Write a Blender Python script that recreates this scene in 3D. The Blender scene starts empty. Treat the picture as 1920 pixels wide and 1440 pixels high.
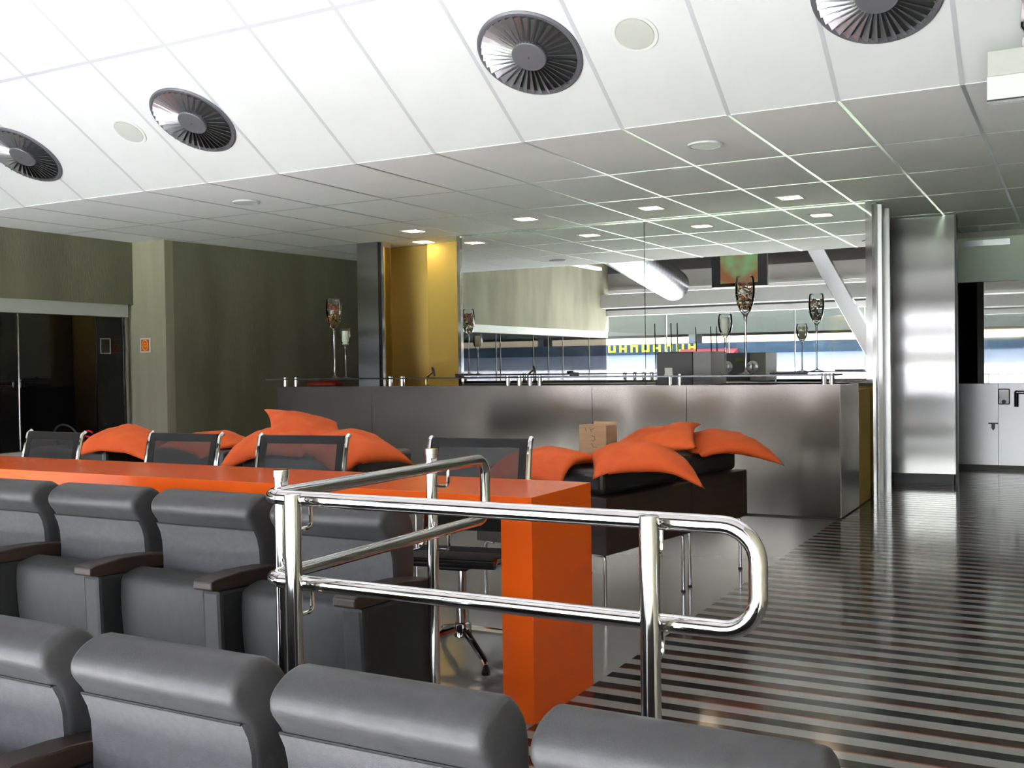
import bpy, bmesh, math, random
from mathutils import Vector, Matrix
R = math.radians
random.seed(7)
SC = bpy.context.scene
COL = SC.collection

# ------------------------------------------------------------------ camera
YAW, PIT, ROL, CAMH, FPX = R(28.5), R(-1.0), R(-0.8), 1.12, 1950.0
_f = Vector((-math.sin(YAW)*math.cos(PIT), math.cos(YAW)*math.cos(PIT), math.sin(PIT)))
_r0 = Vector((math.cos(YAW), math.sin(YAW), 0)); _u0 = _r0.cross(_f)
_r = _r0*math.cos(ROL)+_u0*math.sin(ROL); _u = -_r0*math.sin(ROL)+_u0*math.cos(ROL)
cam_d = bpy.data.cameras.new('camera'); cam_d.sensor_width = 36; cam_d.lens = FPX/1920*36
cam_d.clip_start = .05; cam_d.clip_end = 1000
cam = bpy.data.objects.new('camera', cam_d); COL.objects.link(cam)
cam.matrix_world = Matrix(((_r.x,_u.x,-_f.x,0),(_r.y,_u.y,-_f.y,0),(_r.z,_u.z,-_f.z,CAMH),(0,0,0,1)))
SC.camera = cam

# ------------------------------------------------------------------ sky, sun, exposure
w = bpy.data.worlds.new('sky'); SC.world = w; w.use_nodes = True
nt = w.node_tree; bg = nt.nodes['Background']
sky = nt.nodes.new('ShaderNodeTexSky'); sky.sky_type = 'NISHITA'; sky.sun_disc = False
sky.sun_elevation = R(57); sky.sun_rotation = R(190); sky.dust_density = 4; sky.air_density = 1.0
nt.links.new(sky.outputs[0], bg.inputs[0]); bg.inputs[1].default_value = 0.12
sun_d = bpy.data.lights.new('sun', 'SUN'); sun_d.energy = 9.0; sun_d.angle = R(1); sun_d.color = (.975,.965,1)
sun = bpy.data.objects.new('sun', sun_d); COL.objects.link(sun)
sun.rotation_euler = Vector((-.10,.64,-1.0)).to_track_quat('-Z','Y').to_euler()
SC.view_settings.view_transform = 'Standard'; SC.view_settings.look = 'None'
SC.view_settings.gamma = 1; SC.view_settings.use_curve_mapping = False
SC.view_settings.exposure = 4.2
SC.cycles.use_denoising = True
SC.cycles.max_bounces = 12; SC.cycles.diffuse_bounces = 6; SC.cycles.glossy_bounces = 6
SC.cycles.transparent_max_bounces = 24; SC.cycles.transmission_bounces = 10
SC.cycles.sample_clamp_indirect = 8
SC.cycles.caustics_reflective = True; SC.cycles.caustics_refractive = True

# ------------------------------------------------------------------ materials
def mat(name, col, rough=.5, metal=0, **k):
    m = bpy.data.materials.new(name); m.use_nodes = True
    b = m.node_tree.nodes['Principled BSDF']
    b.inputs['Base Color'].default_value = (*col, 1); b.inputs['Roughness'].default_value = rough
    b.inputs['Metallic'].default_value = metal
    for kk, v in k.items(): b.inputs[kk.replace('_',' ')].default_value = v
    return m
def noise_col(m, cols, scale=(4,4,4), detail=6, bump=0, bscale=None, rough_var=None):
    t = m.node_tree; N = t.nodes; L = t.links; b = N['Principled BSDF']
    tc = N.new('ShaderNodeTexCoord'); mp = N.new('ShaderNodeMapping'); mp.inputs['Scale'].default_value = scale
    nz = N.new('ShaderNodeTexNoise'); nz.inputs['Detail'].default_value = detail; nz.inputs['Scale'].default_value = 1
    L.new(tc.outputs['Object'], mp.inputs[0]); L.new(mp.outputs[0], nz.inputs['Vector'])
    cr = N.new('ShaderNodeValToRGB'); e = cr.color_ramp.elements
    e[0].position = .3; e[0].color = (*cols[0],1); e[1].position = .7; e[1].color = (*cols[1],1)
    L.new(nz.outputs['Fac'], cr.inputs[0]); L.new(cr.outputs[0], b.inputs['Base Color'])
    if bump:
        mp2 = N.new('ShaderNodeMapping'); mp2.inputs['Scale'].default_value = bscale or scale
        nz2 = N.new('ShaderNodeTexNoise'); nz2.inputs['Detail'].default_value = 3; nz2.inputs['Scale'].default_value = 1
        L.new(tc.outputs['Object'], mp2.inputs[0]); L.new(mp2.outputs[0], nz2.inputs['Vector'])
        bp = N.new('ShaderNodeBump'); bp.inputs['Strength'].default_value = bump; bp.inputs['Distance'].default_value = .01
        L.new(nz2.outputs['Fac'], bp.inputs['Height']); L.new(bp.outputs[0], b.inputs['Normal'])
    return m
def steel(name, col, rough, aniso=.7, rot=.25, wave=.02, ws=(1.2,1.2,.8)):
    m = mat(name, col, rough, 1.0); t = m.node_tree; N = t.nodes; L = t.links; b = N['Principled BSDF']
    b.inputs['Anisotropic'].default_value = aniso; b.inputs['Anisotropic Rotation'].default_value = rot
    tg = N.new('ShaderNodeTangent'); tg.direction_type = 'RADIAL'; tg.axis = 'Z'
    L.new(tg.outputs[0], b.inputs['Tangent'])
    tc = N.new('ShaderNodeTexCoord'); mp = N.new('ShaderNodeMapping'); mp.inputs['Scale'].default_value = ws
    nz = N.new('ShaderNodeTexNoise'); nz.inputs['Detail'].default_value = 1; nz.inputs['Scale'].default_value = 1
    L.new(tc.outputs['Object'], mp.inputs[0]); L.new(mp.outputs[0], nz.inputs['Vector'])
    bp = N.new('ShaderNodeBump'); bp.inputs['Strength'].default_value = 1; bp.inputs['Distance'].default_value = wave
    L.new(nz.outputs['Fac'], bp.inputs['Height']); L.new(bp.outputs[0], b.inputs['Normal'])
    return m
def emit(name, col, s):
    m = bpy.data.materials.new(name); m.use_nodes = True; t = m.node_tree; t.nodes.clear()
    e = t.nodes.new('ShaderNodeEmission'); e.inputs[0].default_value = (*col,1); e.inputs[1].default_value = s
    o = t.nodes.new('ShaderNodeOutputMaterial'); t.links.new(e.outputs[0], o.inputs[0]); return m
def thin(name, tint, glossy, rough=0.0, gcol=(1,1,1), fres=True):
    """thin pane: transparent with a surface reflection"""
    m = bpy.data.materials.new(name); m.use_nodes = True; t = m.node_tree; t.nodes.clear(); N = t.nodes; L = t.links
    tr = N.new('ShaderNodeBsdfTransparent'); tr.inputs[0].default_value = (*tint,1)
    gl = N.new('ShaderNodeBsdfGlossy'); gl.inputs['Roughness'].default_value = rough; gl.inputs[0].default_value = (*gcol,1)
    mx = N.new('ShaderNodeMixShader'); o = N.new('ShaderNodeOutputMaterial')
    if fres:
        lw = N.new('ShaderNodeLayerWeight'); lw.inputs[0].default_value = glossy; L.new(lw.outputs['Fresnel'], mx.inputs[0])
    else: mx.inputs[0].default_value = glossy
    L.new(tr.outputs[0], mx.inputs[1]); L.new(gl.outputs[0], mx.inputs[2]); L.new(mx.outputs[0], o.inputs[0]); return m
def meshweave(name, col, a):
    m = bpy.data.materials.new(name); m.use_nodes = True; t = m.node_tree; N = t.nodes; L = t.links
    b = N['Principled BSDF']; b.inputs['Base Color'].default_value = (*col,1); b.inputs['Roughness'].default_value = .6
    tr = N.new('ShaderNodeBsdfTransparent'); mx = N.new('ShaderNodeMixShader'); mx.inputs[0].default_value = a
    L.new(tr.outputs[0], mx.inputs[1]); L.new(b.outputs[0], mx.inputs[2]); L.new(mx.outputs[0], N['Material Output'].inputs[0]); return m

M = {}
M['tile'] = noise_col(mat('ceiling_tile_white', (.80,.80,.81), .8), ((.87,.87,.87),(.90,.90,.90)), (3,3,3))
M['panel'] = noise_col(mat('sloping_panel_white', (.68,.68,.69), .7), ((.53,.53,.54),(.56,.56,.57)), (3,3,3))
M['tbar'] = mat('grid_bar_metal', (.55,.55,.57), .28, .7)
M['slab'] = mat('dark_plenum', (.10,.10,.10), .9)
M['floor'] = noise_col(mat('floor_epoxy', (.22,.215,.20), .10), ((.21,.206,.188),(.245,.24,.222)), (.8,.8,.8), 4, .02, (9,9,9))
M['floor'].node_tree.nodes['Principled BSDF'].inputs['IOR'].default_value = 1.6
M['strip_black'] = noise_col(mat('strip_black', (.012,.012,.012), .12), ((.010,.010,.010),(.020,.020,.019)), (3,3,3))
M['strip_brown'] = noise_col(mat('strip_brown', (.03,.018,.014), .12), ((.020,.013,.011),(.036,.020,.016)), (3,3,3))
M['strip_red'] = mat('strip_red', (.20,.06,.03), .15)
M['tier'] = noise_col(mat('tier_carpet', (.05,.05,.05), .8), ((.04,.04,.04),(.06,.06,.06)), (20,20,20))
M['conc'] = noise_col(mat('raw_concrete', (.2,.18,.14), .85), ((.115,.110,.070),(.190,.182,.122)), (2.2,2.2,.55), 8, .25, (60,60,14))
M['conc_lit'] = noise_col(mat('raw_concrete_lit', (.3,.28,.21), .85), ((.25,.235,.165),(.36,.335,.25)), (5,5,.5), 8, .25, (60,60,14))  # same raw concrete, daylight on the pilaster face put into the colour
M['conc_grey'] = noise_col(mat('concrete_grey', (.4,.39,.37), .85), ((.35,.34,.32),(.45,.44,.42)), (.6,.6,.6), 5)
M['front_bounce'] = noise_col(mat('pale_bounce_floor', (.7,.7,.7), .6), ((.66,.66,.67),(.74,.74,.75)), (20,20,20))  # unseen front floor, made pale to bounce sun up to the ceilings
M['band'] = mat('painted_band', (.42,.42,.40), .5)
M['dark_glass'] = mat('dark_glass', (.004,.004,.005), .015, 0, IOR=1.5)
M['mirror'] = mat('mirror_glass', (.84,.86,.845), .004, 1)
M['smoke_mirror'] = mat('tinted_mirror', (.55,.57,.55), .02, 1)
M['steel'] = steel('brushed_steel_bar', (.21,.19,.172), .17, .6, .25, .006, (1.6,1.6,.9))
M['steel_col'] = steel('brushed_steel_column', (.33,.327,.318), .15, 0, 0, .012, (.1,.1,2.2))
M['steel_door'] = steel('brushed_steel_door', (.42,.425,.44), .28, .5, .25, .004)
M['gold_lit_steel'] = steel('steel_in_gold_light', (.80,.55,.17), .45, 0, 0, .006, (.8,.8,2.6))  # steel with the gold light of the doorway put into its colour
M['chrome'] = mat('polished_chrome', (.62,.61,.60), .07, 1)
M['alu'] = mat('satin_aluminium', (.62,.62,.62), .25, 1)
M['yellow'] = noise_col(mat('yellow_paint', (.62,.47,.14), .6), ((.60,.40,.075),(.64,.44,.095)), (2,2,2))
M['orange'] = mat('orange_lacquer', (.66,.088,.007), .22, 0, Specular_IOR_Level=.25)
M['pillow'] = noise_col(mat('orange_cotton', (.80,.16,.03), .75), ((.60,.076,.007),(.70,.108,.011)), (7,7,7), 5, .5, (14,14,14))
M['leather'] = noise_col(mat('grey_leather', (.060,.060,.062), .46, 0, Specular_IOR_Level=.38), ((.032,.031,.0315),(.041,.0398,.0405)), (30,30,30), 3, .06, (220,220,220))
M['fabric'] = noise_col(mat('grey_woven_fabric', (.15,.155,.165), .8), ((.056,.054,.056),(.068,.066,.068)), (60,60,60), 4, .3, (500,500,500))
M['leather_dark'] = noise_col(mat('dark_leather', (.030,.030,.030), .48, 0, Specular_IOR_Level=.25), ((.015,.0148,.0142),(.020,.0197,.019)), (30,30,30), 3, .06, (220,220,220))
M['wood_arm'] = noise_col(mat('dark_wood_arm', (.045,.028,.02), .45, 0, Specular_IOR_Level=.3), ((.016,.009,.007),(.026,.016,.011)), (40,3,40))
M['wood'] = noise_col(mat('wenge_veneer', (.03,.017,.012), .35), ((.020,.011,.008),(.042,.024,.017)), (3,3,45))
M['black'] = mat('black_plastic', (.012,.012,.012), .35)
M['black_leather'] = mat('black_leather', (.016,.016,.017), .3)
M['meshback'] = meshweave('chair_mesh', (.016,.016,.017), .58)
M['meshrim'] = mat('chair_mesh_hem', (.010,.010,.010), .6, 0, Specular_IOR_Level=.2)
M['glass'] = thin('clear_glass', (.97,.985,.98), .22)
M['stem_glass'] = thin('stem_glass', (.90,.93,.92), .62, .05)
M['pane'] = thin('window_pane', (.97,.98,.98), .05, 0, (1,1,1), False)
M['shelf_glass'] = thin('shelf_glass', (.62,.70,.68), .35)
M['shelf_edge'] = mat('shelf_glass_edge', (.02,.035,.033), .08)
M['candle'] = mat('candle_wax', (.78,.75,.65), .5)
M['petal_red'] = mat('petal_red', (.32,.03,.015), .6)
M['petal_orange'] = mat('petal_orange', (.65,.16,.02), .6)
M['petal_green'] = mat('petal_green', (.20,.26,.06), .6)
M['petal_dark'] = mat('petal_dark', (.05,.03,.02), .6)
M['card'] = noise_col(mat('cardboard', (.36,.22,.12), .85), ((.33,.20,.11),(.39,.245,.14)), (8,8,60))
M['ink'] = mat('ink', (.02,.02,.02), .6)
M['vent'] = mat('vent_grey', (.36,.355,.38), .26, .8)
M['vent_rim'] = mat('vent_rim', (.115,.11,.125), .4, .2)
M['vent_hole'] = mat('vent_void', (.012,.012,.012), .9)
M['white'] = mat('white_plastic', (.72,.72,.71), .45)
M['white_frame'] = mat('white_paint', (.56,.56,.555), .5)
M['grille'] = mat('speaker_grille', (.41,.41,.385), .6)
M['grey_plastic'] = mat('grey_plastic', (.30,.30,.29), .5)
M['lamp'] = emit('downlight_glow', (1.0,.74,.48), 1.1)
M['gold'] = mat('brass', (.80,.55,.18), .15, 1)
M['sign_red'] = mat('sign_orange_red', (.65,.09,.02), .5)
M['sign_yellow'] = mat('sign_yellow', (.85,.50,.05), .5)
M['sign_white'] = mat('sign_white', (.55,.55,.52), .5)
M['red_enamel'] = mat('red_enamel', (.45,.02,.02), .25)
M['rubber'] = mat('black_rubber', (.02,.02,.02), .55)
M['steel_beam'] = mat('painted_steel_beam', (.30,.30,.28), .5)
M['dark_beam'] = mat('dark_bulkhead', (.045,.042,.038), .8)
M['duct'] = mat('galvanised_duct', (.13,.13,.13), .35, 1)
M['grass'] = noise_col(mat('pitch_grass', (.08,.25,.04), .9), ((.14,.22,.09),(.18,.27,.12)), (.2,.2,.2))
M['seat_blue'] = noise_col(mat('stand_blue', (.03,.07,.16), .7), ((.008,.018,.042),(.022,.042,.075)), (.25,.25,1.5))
M['seat_red'] = noise_col(mat('stand_red', (.55,.05,.05), .7), ((.20,.012,.016),(.30,.03,.03)), (.3,.3,1))
M['stand_pale'] = noise_col(mat('stand_pale', (.72,.72,.70), .8), ((.20,.20,.212),(.25,.25,.262)), (.3,.3,.3))
M['stand_brown'] = noise_col(mat('stand_soffit', (.30,.27,.235), .9), ((.075,.066,.056),(.10,.09,.078)), (.05,.05,.2))
M['banner_yellow'] = mat('banner_yellow', (.75,.62,.02), .6)
# video picture: soft green with a brown band
scr = bpy.data.materials.new('tv_picture'); scr.use_nodes = True; t_ = scr.node_tree; t_.nodes.clear()
tc_ = t_.nodes.new('ShaderNodeTexCoord'); nz_ = t_.nodes.new('ShaderNodeTexNoise'); nz_.inputs['Scale'].default_value = 2.2
cr_ = t_.nodes.new('ShaderNodeValToRGB'); e_ = cr_.color_ramp.elements
e_[0].position = .38; e_[0].color = (.30,.13,.06,1); e_[1].position = .58; e_[1].color = (.22,.42,.20,1)
em_ = t_.nodes.new('ShaderNodeEmission'); em_.inputs[1].default_value = .05; o_ = t_.nodes.new('ShaderNodeOutputMaterial')
t_.links.new(tc_.outputs['Object'], nz_.inputs[0]); t_.links.new(nz_.outputs[0], cr_.inputs[0]); t_.links.new(cr_.outputs[0], em_.inputs[0]); t_.links.new(em_.outputs[0], o_.inputs[0])
M['picture'] = scr

# ------------------------------------------------------------------ mesh helpers
class MB:
    def __init__(s): s.v = []; s.f = []
    def add(s, vs, fs):
        n = len(s.v); s.v += [tuple(p) for p in vs]; s.f += [tuple(i+n for i in q) for q in fs]; return s
    def box(s, x0, x1, y0, y1, z0, z1):
        return s.add([(x0,y0,z0),(x1,y0,z0),(x1,y1,z0),(x0,y1,z0),(x0,y0,z1),(x1,y0,z1),(x1,y1,z1),(x0,y1,z1)],
                     [(3,2,1,0),(4,5,6,7),(0,1,5,4),(1,2,6,5),(2,3,7,6),(3,0,4,7)])
    def prism_x(s, prof, x0, x1):            # prof: list of (y,z), counter-clockwise seen from +x
        n = len(prof); vs = [(x0,a,b) for a,b in prof]+[(x1,a,b) for a,b in prof]
        fs = [tuple(range(n))[::-1], tuple(range(n,2*n))]+[(i,(i+1)%n,n+(i+1)%n,n+i) for i in range(n)]
        return s.add(vs, fs)
    def prism_z(s, prof, z0, z1):            # prof: list of (x,y)
        n = len(prof); vs = [(a,b,z0) for a,b in prof]+[(a,b,z1) for a,b in prof]
        fs = [tuple(range(n))[::-1], tuple(range(n,2*n))]+[(i,(i+1)%n,n+(i+1)%n,n+i) for i in range(n)]
        return s.add(vs, fs)
    def prism_y(s, prof, y0, y1):            # prof: list of (x,z)
        n = len(prof); vs = [(a,y0,b) for a,b in prof]+[(a,y1,b) for a,b in prof]
        fs = [tuple(range(n)), tuple(range(n,2*n))[::-1]]+[(i,n+i,n+(i+1)%n,(i+1)%n) for i in range(n)]
        return s.add(vs, fs)
    def tube(s, pts, r, seg=12, closed=False, caps=True):
        pts = [Vector(p) for p in pts]; n = len(pts); rs = r if isinstance(r,(list,tuple)) else [r]*n
        rings = []; up = None
        for i,p in enumerate(pts):
            a = pts[(i-1)%n] if (closed or i>0) else p; b = pts[(i+1)%n] if (closed or i<n-1) else p
            d = (b-a).normalized()
            if up is None:
                up = Vector((0,0,1)) if abs(d.z)<.9 else Vector((1,0,0))
            s1 = d.cross(up).normalized(); up = s1.cross(d).normalized()
            rings.append([p+(s1*math.cos(2*math.pi*k/seg)+up*math.sin(2*math.pi*k/seg))*rs[i] for k in range(seg)])
        vs = [q for rg in rings for q in rg]; fs = []
        for i in range(n if closed else n-1):
            j = (i+1)%n
            for k in range(seg): fs.append((i*seg+k, i*seg+(k+1)%seg, j*seg+(k+1)%seg, j*seg+k))
        if caps and not closed: fs += [tuple(range(seg))[::-1], tuple((n-1)*seg+k for k in range(seg))]
        return s.add(vs, fs)
    def lathe(s, prof, seg=24, c=(0,0,0), closed=False):     # prof: (radius, z)
        vs = []; n = len(prof); fs = []
        for rr,z in prof:
            for k in range(seg): a = 2*math.pi*k/seg; vs.append((c[0]+rr*math.cos(a), c[1]+rr*math.sin(a), c[2]+z))
        for i in range(n if closed else n-1):
            j = (i+1)%n
            for k in range(seg): fs.append((i*seg+k, i*seg+(k+1)%seg, j*seg+(k+1)%seg, j*seg+k))
        if not closed:
            if prof[0][0] > 1e-6: fs.append(tuple(range(seg))[::-1])
            if prof[-1][0] > 1e-6: fs.append(tuple((n-1)*seg+k for k in range(seg)))
        return s.add(vs, fs)
    def mesh(s, name, m, smooth=False):
        me = bpy.data.meshes.new(name); me.from_pydata(s.v, [], s.f); me.update()
        bm = bmesh.new(); bm.from_mesh(me); bmesh.ops.remove_doubles(bm, verts=bm.verts, dist=1e-5)
        bmesh.ops.recalc_face_normals(bm, faces=bm.faces); bm.to_mesh(me); bm.free()
        me.materials.append(M[m])
        if smooth:
            for p in me.polygons: p.use_smooth = True
            if smooth != 'all': me.set_sharp_from_angle(angle=R(40))
        return me
    def build(s, name, m, parent=None, smooth=False, bevel=0, loc=None, seg=2):
        o = bpy.data.objects.new(name, s.mesh(name, m, smooth)); COL.objects.link(o)
        if parent: o.parent = parent
        if loc: o.location = loc
        if bevel:
            b = o.modifiers.new('bevel','BEVEL'); b.width = bevel; b.segments = seg; b.limit_method = 'ANGLE'; b.angle_limit = R(40)
        return o
def link_mesh(name, me, parent=None, loc=(0,0,0), rot=(0,0,0)):
    o = bpy.data.objects.new(name, me); COL.objects.link(o); o.parent = parent; o.location = loc; o.rotation_euler = rot; return o
def thing(name, label, cat, loc=(0,0,0), rz=0, group=None):
    o = bpy.data.objects.new(name, None); COL.objects.link(o); o.location = loc; o.rotation_euler = (0,0,rz)
    o.empty_display_size = .1
    return tag(o, label, cat, group)
def tag(o, label, cat, group=None):
    o['label'] = label; o['category'] = cat
    if group: o['group'] = group
    return o
def struct(o, label=None, cat=None):
    o['kind'] = 'structure'
    if label: o['label'] = label
    if cat: o['category'] = cat
    return o
def copy_tree(o, parent=None):
    c = o.copy(); COL.objects.link(c); c.parent = parent
    for ch in list(o.children): copy_tree(ch, c)
    return c
def arc(c, r, a0, a1, n, plane):     # plane: function (u,v)->xyz
    return [plane(c[0]+r*math.cos(a0+(a1-a0)*i/n), c[1]+r*math.sin(a0+(a1-a0)*i/n)) for i in range(n+1)]

CH = 2.42            # flat ceiling height
EY = 5.37            # fold between flat and sloping ceiling
SL = R(32)
MY = 8.87            # mirror plane
BY = 7.53            # bar front

# ================================================================== SETTING
# ---- floors
fl = MB().prism_z([(-9,2.62),(-1.66,2.62),(-1.66,1.78),(1.5,1.78),(1.5,12.4),(-9,12.4)], -.9, 0).build('floor','floor')
struct(fl, 'glossy grey floor with dark inlaid strips on the right', 'floor')
y = 1.86; i = 0
me_b = MB().box(-1.49,1.49,-.028,.028,-.004,.0008).mesh('floor_strip','strip_black')
me_n = MB().box(-1.49,1.49,-.028,.028,-.004,.0008).mesh('floor_strip','strip_brown')
me_r = MB().box(-1.49,1.49,-.036,-.0285,-.004,.0006).mesh('floor_strip','strip_red')
while y < 11.5:
    link_mesh('floor_strip', me_b if i%2 else me_n, fl, (0,y,0))
    if i%2 == 0: link_mesh('floor_strip', me_r, fl, (0,y,0))
    y += .1225; i += 1
struct(MB().box(-9,-1.665,1.5,2.615,-.9,-.18).build('floor_upper_tier','tier'), 'dark stepped floor under the rear seat row', 'floor')
struct(MB().prism_z([(-9,.4),(1.5,.4),(1.5,1.775),(-1.655,1.775),(-1.655,1.495),(-9,1.495)], -1, -.31).build('floor_lower_tier','tier'), 'dark stepped floor under the front seat row', 'floor')
struct(MB().box(-9,1.5,-1.9,.395,-1.2,-.6).build('floor_front_tier','front_bounce'), 'stepped floor by the glass front, made pale to bounce sunlight', 'floor')

# ---- flat ceiling: plenum slab, tiles, grid bars
ce = struct(MB().box(-9,1.5,EY,12.4,CH+.03,CH+.1).build('ceiling','slab'), 'flat grey tiled ceiling with metal grid', 'ceiling')
SX = [-9.0,-8.45,-7.86,-7.25,-6.57,-5.92,-5.31,-4.67,-4.03,-3.43,-2.82,-2.2,-1.60,-1.04,-.47,.13,.74,1.35,1.5]
RY = [EY,6.62,7.71,8.82,9.95,11.1,12.4]
for j in range(len(RY)-1):
    for k in range(len(SX)-1):
        MB().box(SX[k]+.006,SX[k+1]-.006,RY[j]+.006,RY[j+1]-.006,CH,CH+.025).build('ceiling_tile','tile',ce)
for x in SX[1:-1]:
    MB().box(x-.009,x+.009,EY+.002,12.39,CH-.0015,CH+.02).build('grid_bar','tbar',ce)
for yy in RY[1:-1]:
    MB().box(-8.99,1.49,yy-.009,yy+.009,CH-.001,CH+.019).build('grid_bar','tbar',ce)
# ---- sloping white ceiling, rising towards the camera
cs = struct(bpy.data.objects.new('ceiling_slope', None), 'sloping white panelled ceiling above the seats', 'ceiling'); COL.objects.link(cs)
cs.location = (0,EY,CH)
cs.rotation_euler = (-SL,0,0)      # local -y runs up the slope, local z is the upper side
SR = [0,-1.13,-2.30,-3.45]
MB().box(-9,1.5,-3.45,-.001,.03,.1).build('backing','slab',cs)
for j in range(len(SR)-1):
    for k in range(len(SX)-1):
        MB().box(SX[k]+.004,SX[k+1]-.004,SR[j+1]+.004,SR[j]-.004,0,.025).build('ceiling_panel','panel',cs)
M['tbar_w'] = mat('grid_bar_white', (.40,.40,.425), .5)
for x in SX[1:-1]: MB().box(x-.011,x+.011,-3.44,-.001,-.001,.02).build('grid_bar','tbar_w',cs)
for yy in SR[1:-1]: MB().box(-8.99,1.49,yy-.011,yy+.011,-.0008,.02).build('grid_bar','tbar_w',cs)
TOPY = EY-3.45*math.cos(SL); TOPZ = CH+3.45*math.sin(SL)
struct(MB().box(-9.3,1.8,-2.4,12.8,4.75,5.0).build('ceiling_roof_slab','conc_grey'), 'concrete roof slab', 'ceiling')
struct(MB().box(-9,1.5,TOPY-.12,TOPY,TOPZ-.05,4.75).build('wall_bulkhead','dark_beam'), 'dark bulkhead above the sloping ceiling', 'wall')

# ---- left wall: concrete, band, dark glass
wl = struct(MB().box(-9,-8.4,-1.9,7.45,1.79,4.75).build('wall_left','conc'), 'raw concrete upper wall above the dark glass', 'wall')
MB().box(-9,-8.42,-1.9,7.40,1.665,1.79).build('band','band',wl)
MB().box(-9,-8.42,-1.9,7.40,-.6,.40).build('sill','conc_grey',wl)
struct(MB().box(-9,-7.95,7.45,7.56,0,CH+.02).build('wall_pilaster','conc_lit'), 'concrete pilaster face with daylight put into its pale tone, carrying an orange sign', 'wall')
struct(MB().prism_z([(-9,7.56),(-7.95,7.56),(-7.62,10.6),(-7.62,12.4),(-9,12.4)],0,CH+.02).build('wall_left_rear','conc'), 'raw concrete wall behind the bar end', 'wall')
wg = struct(MB().box(-8.99,-8.9,-1.9,7.40,.40,1.665).build('window_1','black'), 'dark reflecting glass doors in the concrete wall', 'window')
gy = [7.37,6.17,4.97,3.77,2.57,1.37,.17,-1.03,-1.88]
for a,b in zip(gy[1:],gy[:-1]):
    MB().box(-8.46,-8.45,a+.006,b-.006,.405,1.66).build('glass_panel','dark_glass',wg)
    MB().tube([(-8.445,a,.405),(-8.445,a,1.66)],.005,8).build('mullion','chrome',wg)
MB().box(-8.5,-8.43,7.37,7.40,.40,1.665).build('frame','alu',wg)

# ---- back wall behind mirror, yellow service passage, right-hand recess
struct(MB().box(-9,1.8,12.4,12.7,0,4.75).build('wall_back','conc_grey'), 'rear concrete wall', 'wall')
struct(MB().box(1.5,1.8,-1.9,12.4,-1.0,4.75).build('wall_right','conc_lit'), 'right side wall', 'wall')
mb = struct(MB().box(-5.36,-1.43,8.90,9.22,0,CH).build('wall_mirror_block','steel_col'), 'steel clad wall block behind the large mirror', 'wall')
struct(MB().box(-6.0,-5.37,9.22,9.32,0,CH).build('wall_yellow','yellow'), 'yellow painted wall inside the service doorway', 'wall')
struct(MB().box(-6.68,-6.62,8.99,12.3,0,CH).build('wall_passage','conc_grey'), 'passage wall behind the steel column', 'wall')
pp = thing('steel_panel','brushed steel panel inside the service doorway, gold light put into its colour','panel',(-6.62,9.32,0))
MB().box(0,.615,0,.05,0,CH-.005).build('sheet','gold_lit_steel',pp)
MB().box(-.001,.612,-.004,.0,0,.06).build('plinth','black',pp)

sc_ = struct(MB().box(-6.60,-6.335,8.80,8.95,0,CH).build('column_left','steel_col'), 'narrow brushed steel column left of the yellow doorway', 'column')
MB().box(-6.333,-6.305,8.84,8.95,0,CH).build('shadow_gap','black',sc_)
MB().box(-6.303,-6.275,8.82,8.95,0,CH).build('door_jamb','chrome',sc_)

cr = struct(MB().box(0,.54,0,.45,.09,CH).build('column_right','steel_col',loc=(-1.495,10.05,0)), 'wide brushed steel column right of the mirror', 'column')
cr.rotation_euler = (0,0,R(4))
MB().box(.015,.525,.015,.45,0,.09).build('plinth','black',cr)
MB().box(.541,.558,0,.45,0,CH).build('edge_strip','black',cr)
struct(MB().box(-1.6,-1.50,9.22,10.5,0,CH).build('wall_recess_side','steel_beam'), 'steel side wall between mirror block and column', 'wall')
# mirror block end: chrome post and side jamb
jp = struct(MB().box(-1.505,-1.455,8.83,8.90,0,CH).build('trim_1','chrome'), 'chrome post at the right edge of the mirror', 'post')
struct(MB().box(-1.428,-1.395,8.93,9.22,0,CH-.02).build('trim_2','alu'), 'aluminium channel beside the mirror post', 'post')
struct(MB().box(-1.395,-1.375,9.2,9.24,0,CH-.02).build('trim_3','alu'), 'thin aluminium edge of the channel', 'post')

# rear right door wall
dw = struct(MB().box(-1.6,1.5,11.62,11.72,2.36,4.5).build('wall_rear_right','conc_grey'), 'wall strip above the steel and glass doors', 'wall')
d1 = struct(bpy.data.objects.new('door_1', None), 'steel double door with dark mirror glass above', 'door'); COL.objects.link(d1); d1.location = (0,11.6,0)
M['frost'] = mat('green_lit_frosted_glass', (.58,.68,.54), .35)  # frosted glass, the green light on it put into the colour
MB().box(-1.10,.35,.01,.06,1.91,2.36).build('top_panel','frost',d1)
MB().box(-1.10,-.83,0,.05,.875,1.905).build('dark_pane','dark_glass',d1)
MB().box(-.825,.35,0,.05,.875,1.905).build('mirror_pane','smoke_mirror',d1)
MB().box(-1.10,-.70,0,.05,.045,.87).build('door_leaf','steel_door',d1)
dl = MB().box(-.696,.35,0,.05,.045,.87).build('door_leaf','steel_door',d1)
MB().box(-1.10,.35,.005,.06,0,.043).build('kick_strip','black',d1)
lp = MB().box(-.70,-.59,-.02,0,.66,.82).build('lock_plate','steel_col',d1, bevel=.012)
MB().lathe([(.02,0),(.02,.012)],12).build('lock_cylinder','black',lp,loc=(-.645,-.022,.69)).rotation_euler=(R(90),0,0)
hd = MB().tube([(-.53,-.0,.79),(-.53,-.06,.79),(-.53,-.065,.785),(-.38,-.065,.785)],.017,10).build('door_handle','chrome',d1,smooth=True)
MB().tube([(-.53,-.055,.79),(-.53,-.055,.64)],.02,10).build('handle_post','black',hd,smooth=True)
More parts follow.
